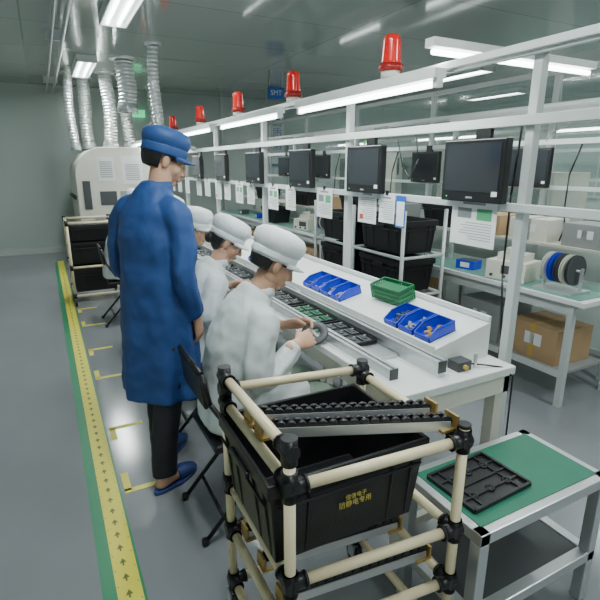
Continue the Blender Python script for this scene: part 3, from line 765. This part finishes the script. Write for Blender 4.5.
for z in(.295,.615,.915):
    for y in(3.07,3.72): crate((2.48,y,z),.36,.54,.25,0,'rack_crate',e)
def instrument(x,y,z):
    e=empty('bench_instrument',(x,y,z),.2)
    b=MB(); b.bx('cream',(-.12,-.15,0),(.12,.15,.14)); b.bx('dark',(-.125,-.11,.05),(-.12,.03,.11)); b.bx('cream',(-.06,-.1,.14),(.1,.1,.19)); 
    for q in(-.1,0,.1): b.cyl('dark',(-.12,q,.03),(-.135,q,.03),.012)
    b.cyl('cream',(-.02,.0,.19),(-.02,.0,.23),.05); b.done('body',e,bevel=.01)
def reel_stand(x,y,z):
    e=empty('component_reel_stand',(x,y,z))
    b=MB(); b.bx('alu',(-.1,-.14,0),(.1,.14,.015))
    for s in(-1,1): b.bx('alu',(-.012,s*.13-.006,0),(.012,s*.13+.006,.17))
    b.cyl('alu',(0,-.13,.15),(0,.13,.15),.008)
    for q,k in((-.09,'dark'),(-.05,'cream'),(-.01,'dark'),(.04,'blue'),(.085,'cream')):
        b.cyl(k,(0,q-.003,.15),(0,q,.15),.10,seg=24); b.cyl(k,(0,q+.016,.15),(0,q+.019,.15),.10,seg=24); b.cyl('grey',(0,q,.15),(0,q+.016,.15),.06,seg=20)
    b.done('reels',e)
def smt_machine(x,y,h=1.45):
    e=empty('inspection_machine',(x,y,0))
    b=MB(); b.bx('cream',(-.3,-.45,.08),(.3,.45,.95)); b.bx('cream',(-.25,-.42,.95),(.3,.42,h)); b.bx('dark',(-.255,-.34,1.0),(-.25,.34,h-.08)); b.bx('grey',(-.303,-.4,.2),(-.30,.4,.8)); b.bx('dark',(-.305,-.38,.86),(-.30,-.1,.92))
    for sx in(-.25,.25):
        for sy in(-.4,.4): b.cyl('blackj',(sx,sy,0),(sx,sy,.08),.03)
    b.cyl('alu',(.2,.3,h),(.2,.3,h+.15),.012); b.cyl('red',(.2,.3,h+.21),(.2,.3,h+.27),.025); b.cyl('ind',(.2,.3,h+.15),(.2,.3,h+.21),.025)
    b.done('body',e,bevel=.01)
instrument(3.03,2.38,.755); instrument(3.03,4.4,.755); instrument(3.03,5.6,.755)
reel_stand(3.02,1.98,.755); reel_stand(3.02,3.45,.755); reel_stand(3.02,5.15,.755)
for y in(1.9,3.5,5.0,6.6): smt_machine(4.6,y,1.75 if y>4 else 1.5)
for y in(3.4,4.9,6.2,7.6): crate((3.35,y,1.021),.28,.45,.2)
for y,k in((2.0,'grey'),(2.45,'cream'),(2.85,'card'),(4.1,'grey'),(5.5,'card')): carton(3.35,y,1.021,.26,.32,.16,k)
crate((3.03,6.6,.755),.3,.45,.22)
for yy,s in((2.80,'blue'),(3.85,'green'),(4.8,'cream'),(7.2,'blue'),(7.9,'dark')):
    b=MB(); b.box(s,(0,0,.035),(.12,.16,.07)); b.box('dark',(0,0,.0705),(.10,.14,.002)); b.box('paper',(-.0605,0,.035),(.001,.08,.04)); b.done('small_parts_box',loc=(3.02,yy,.7545),rotz=random.uniform(-.3,.3))
for y in(2.3,3.3,4.4,5.6):
    b=MB(); b.path('blackj',[(3.51,y,1.72),(3.47,y+.04,1.5),(3.44,y+.02,1.25),(3.40,y-.03,1.12),(3.33,y-.05,1.03)],.006,seg=6)
    b.path('grey',[(3.51,y+.2,1.98),(3.50,y+.12,1.86),(3.50,y+.26,1.80),(3.51,y+.3,1.74)],.005,seg=6); b.done('hanging_cables')
e=empty('third_workbench')
b=MB(); b.bx('white',(5.1,2,.72),(5.65,8.8,.75)); b.bx('esd2',(5.13,2.05,.75),(5.62,8.75,.754))
for y in(2.1,4,6,8.6):
    for x in(5.15,5.6): b.bx('alu_w',(x-.02,y-.02,0),(x+.02,y+.02,.72))
b.done('table',e)
for y in(3.2,4.6,5.6,7.2): crate((5.35,y,.755),.36,.5,.22)
b=MB(); b.path('blackj',[(1.785,1.44,1.74),(1.79,1.46,1.45),(1.78,1.45,1.1),(1.785,1.42,.8),(1.78,1.43,.3)],.005,seg=6); b.path('blackj',[(1.70,2.0,1.72),(1.71,1.98,1.60),(1.70,2.03,1.50),(1.71,2.1,1.56),(1.70,2.14,1.70)],.003,seg=6); b.done('hanging_cables')

# ---------------------------------------------------------------- world + camera
w=bpy.data.worlds.new('World'); bpy.context.scene.world=w; w.use_nodes=True
w.node_tree.nodes['Background'].inputs[0].default_value=(.75,.85,.85,1); w.node_tree.nodes['Background'].inputs[1].default_value=.3
cam=bpy.data.cameras.new('camera'); cam.lens=28.8; cam.sensor_width=36; cam.clip_start=.02
co=bpy.data.objects.new('camera',cam); bpy.context.scene.collection.objects.link(co)
co.location=(0,0,1.57); co.rotation_euler=(math.radians(90-15.7),0,math.radians(-27.5))
bpy.context.scene.camera=co
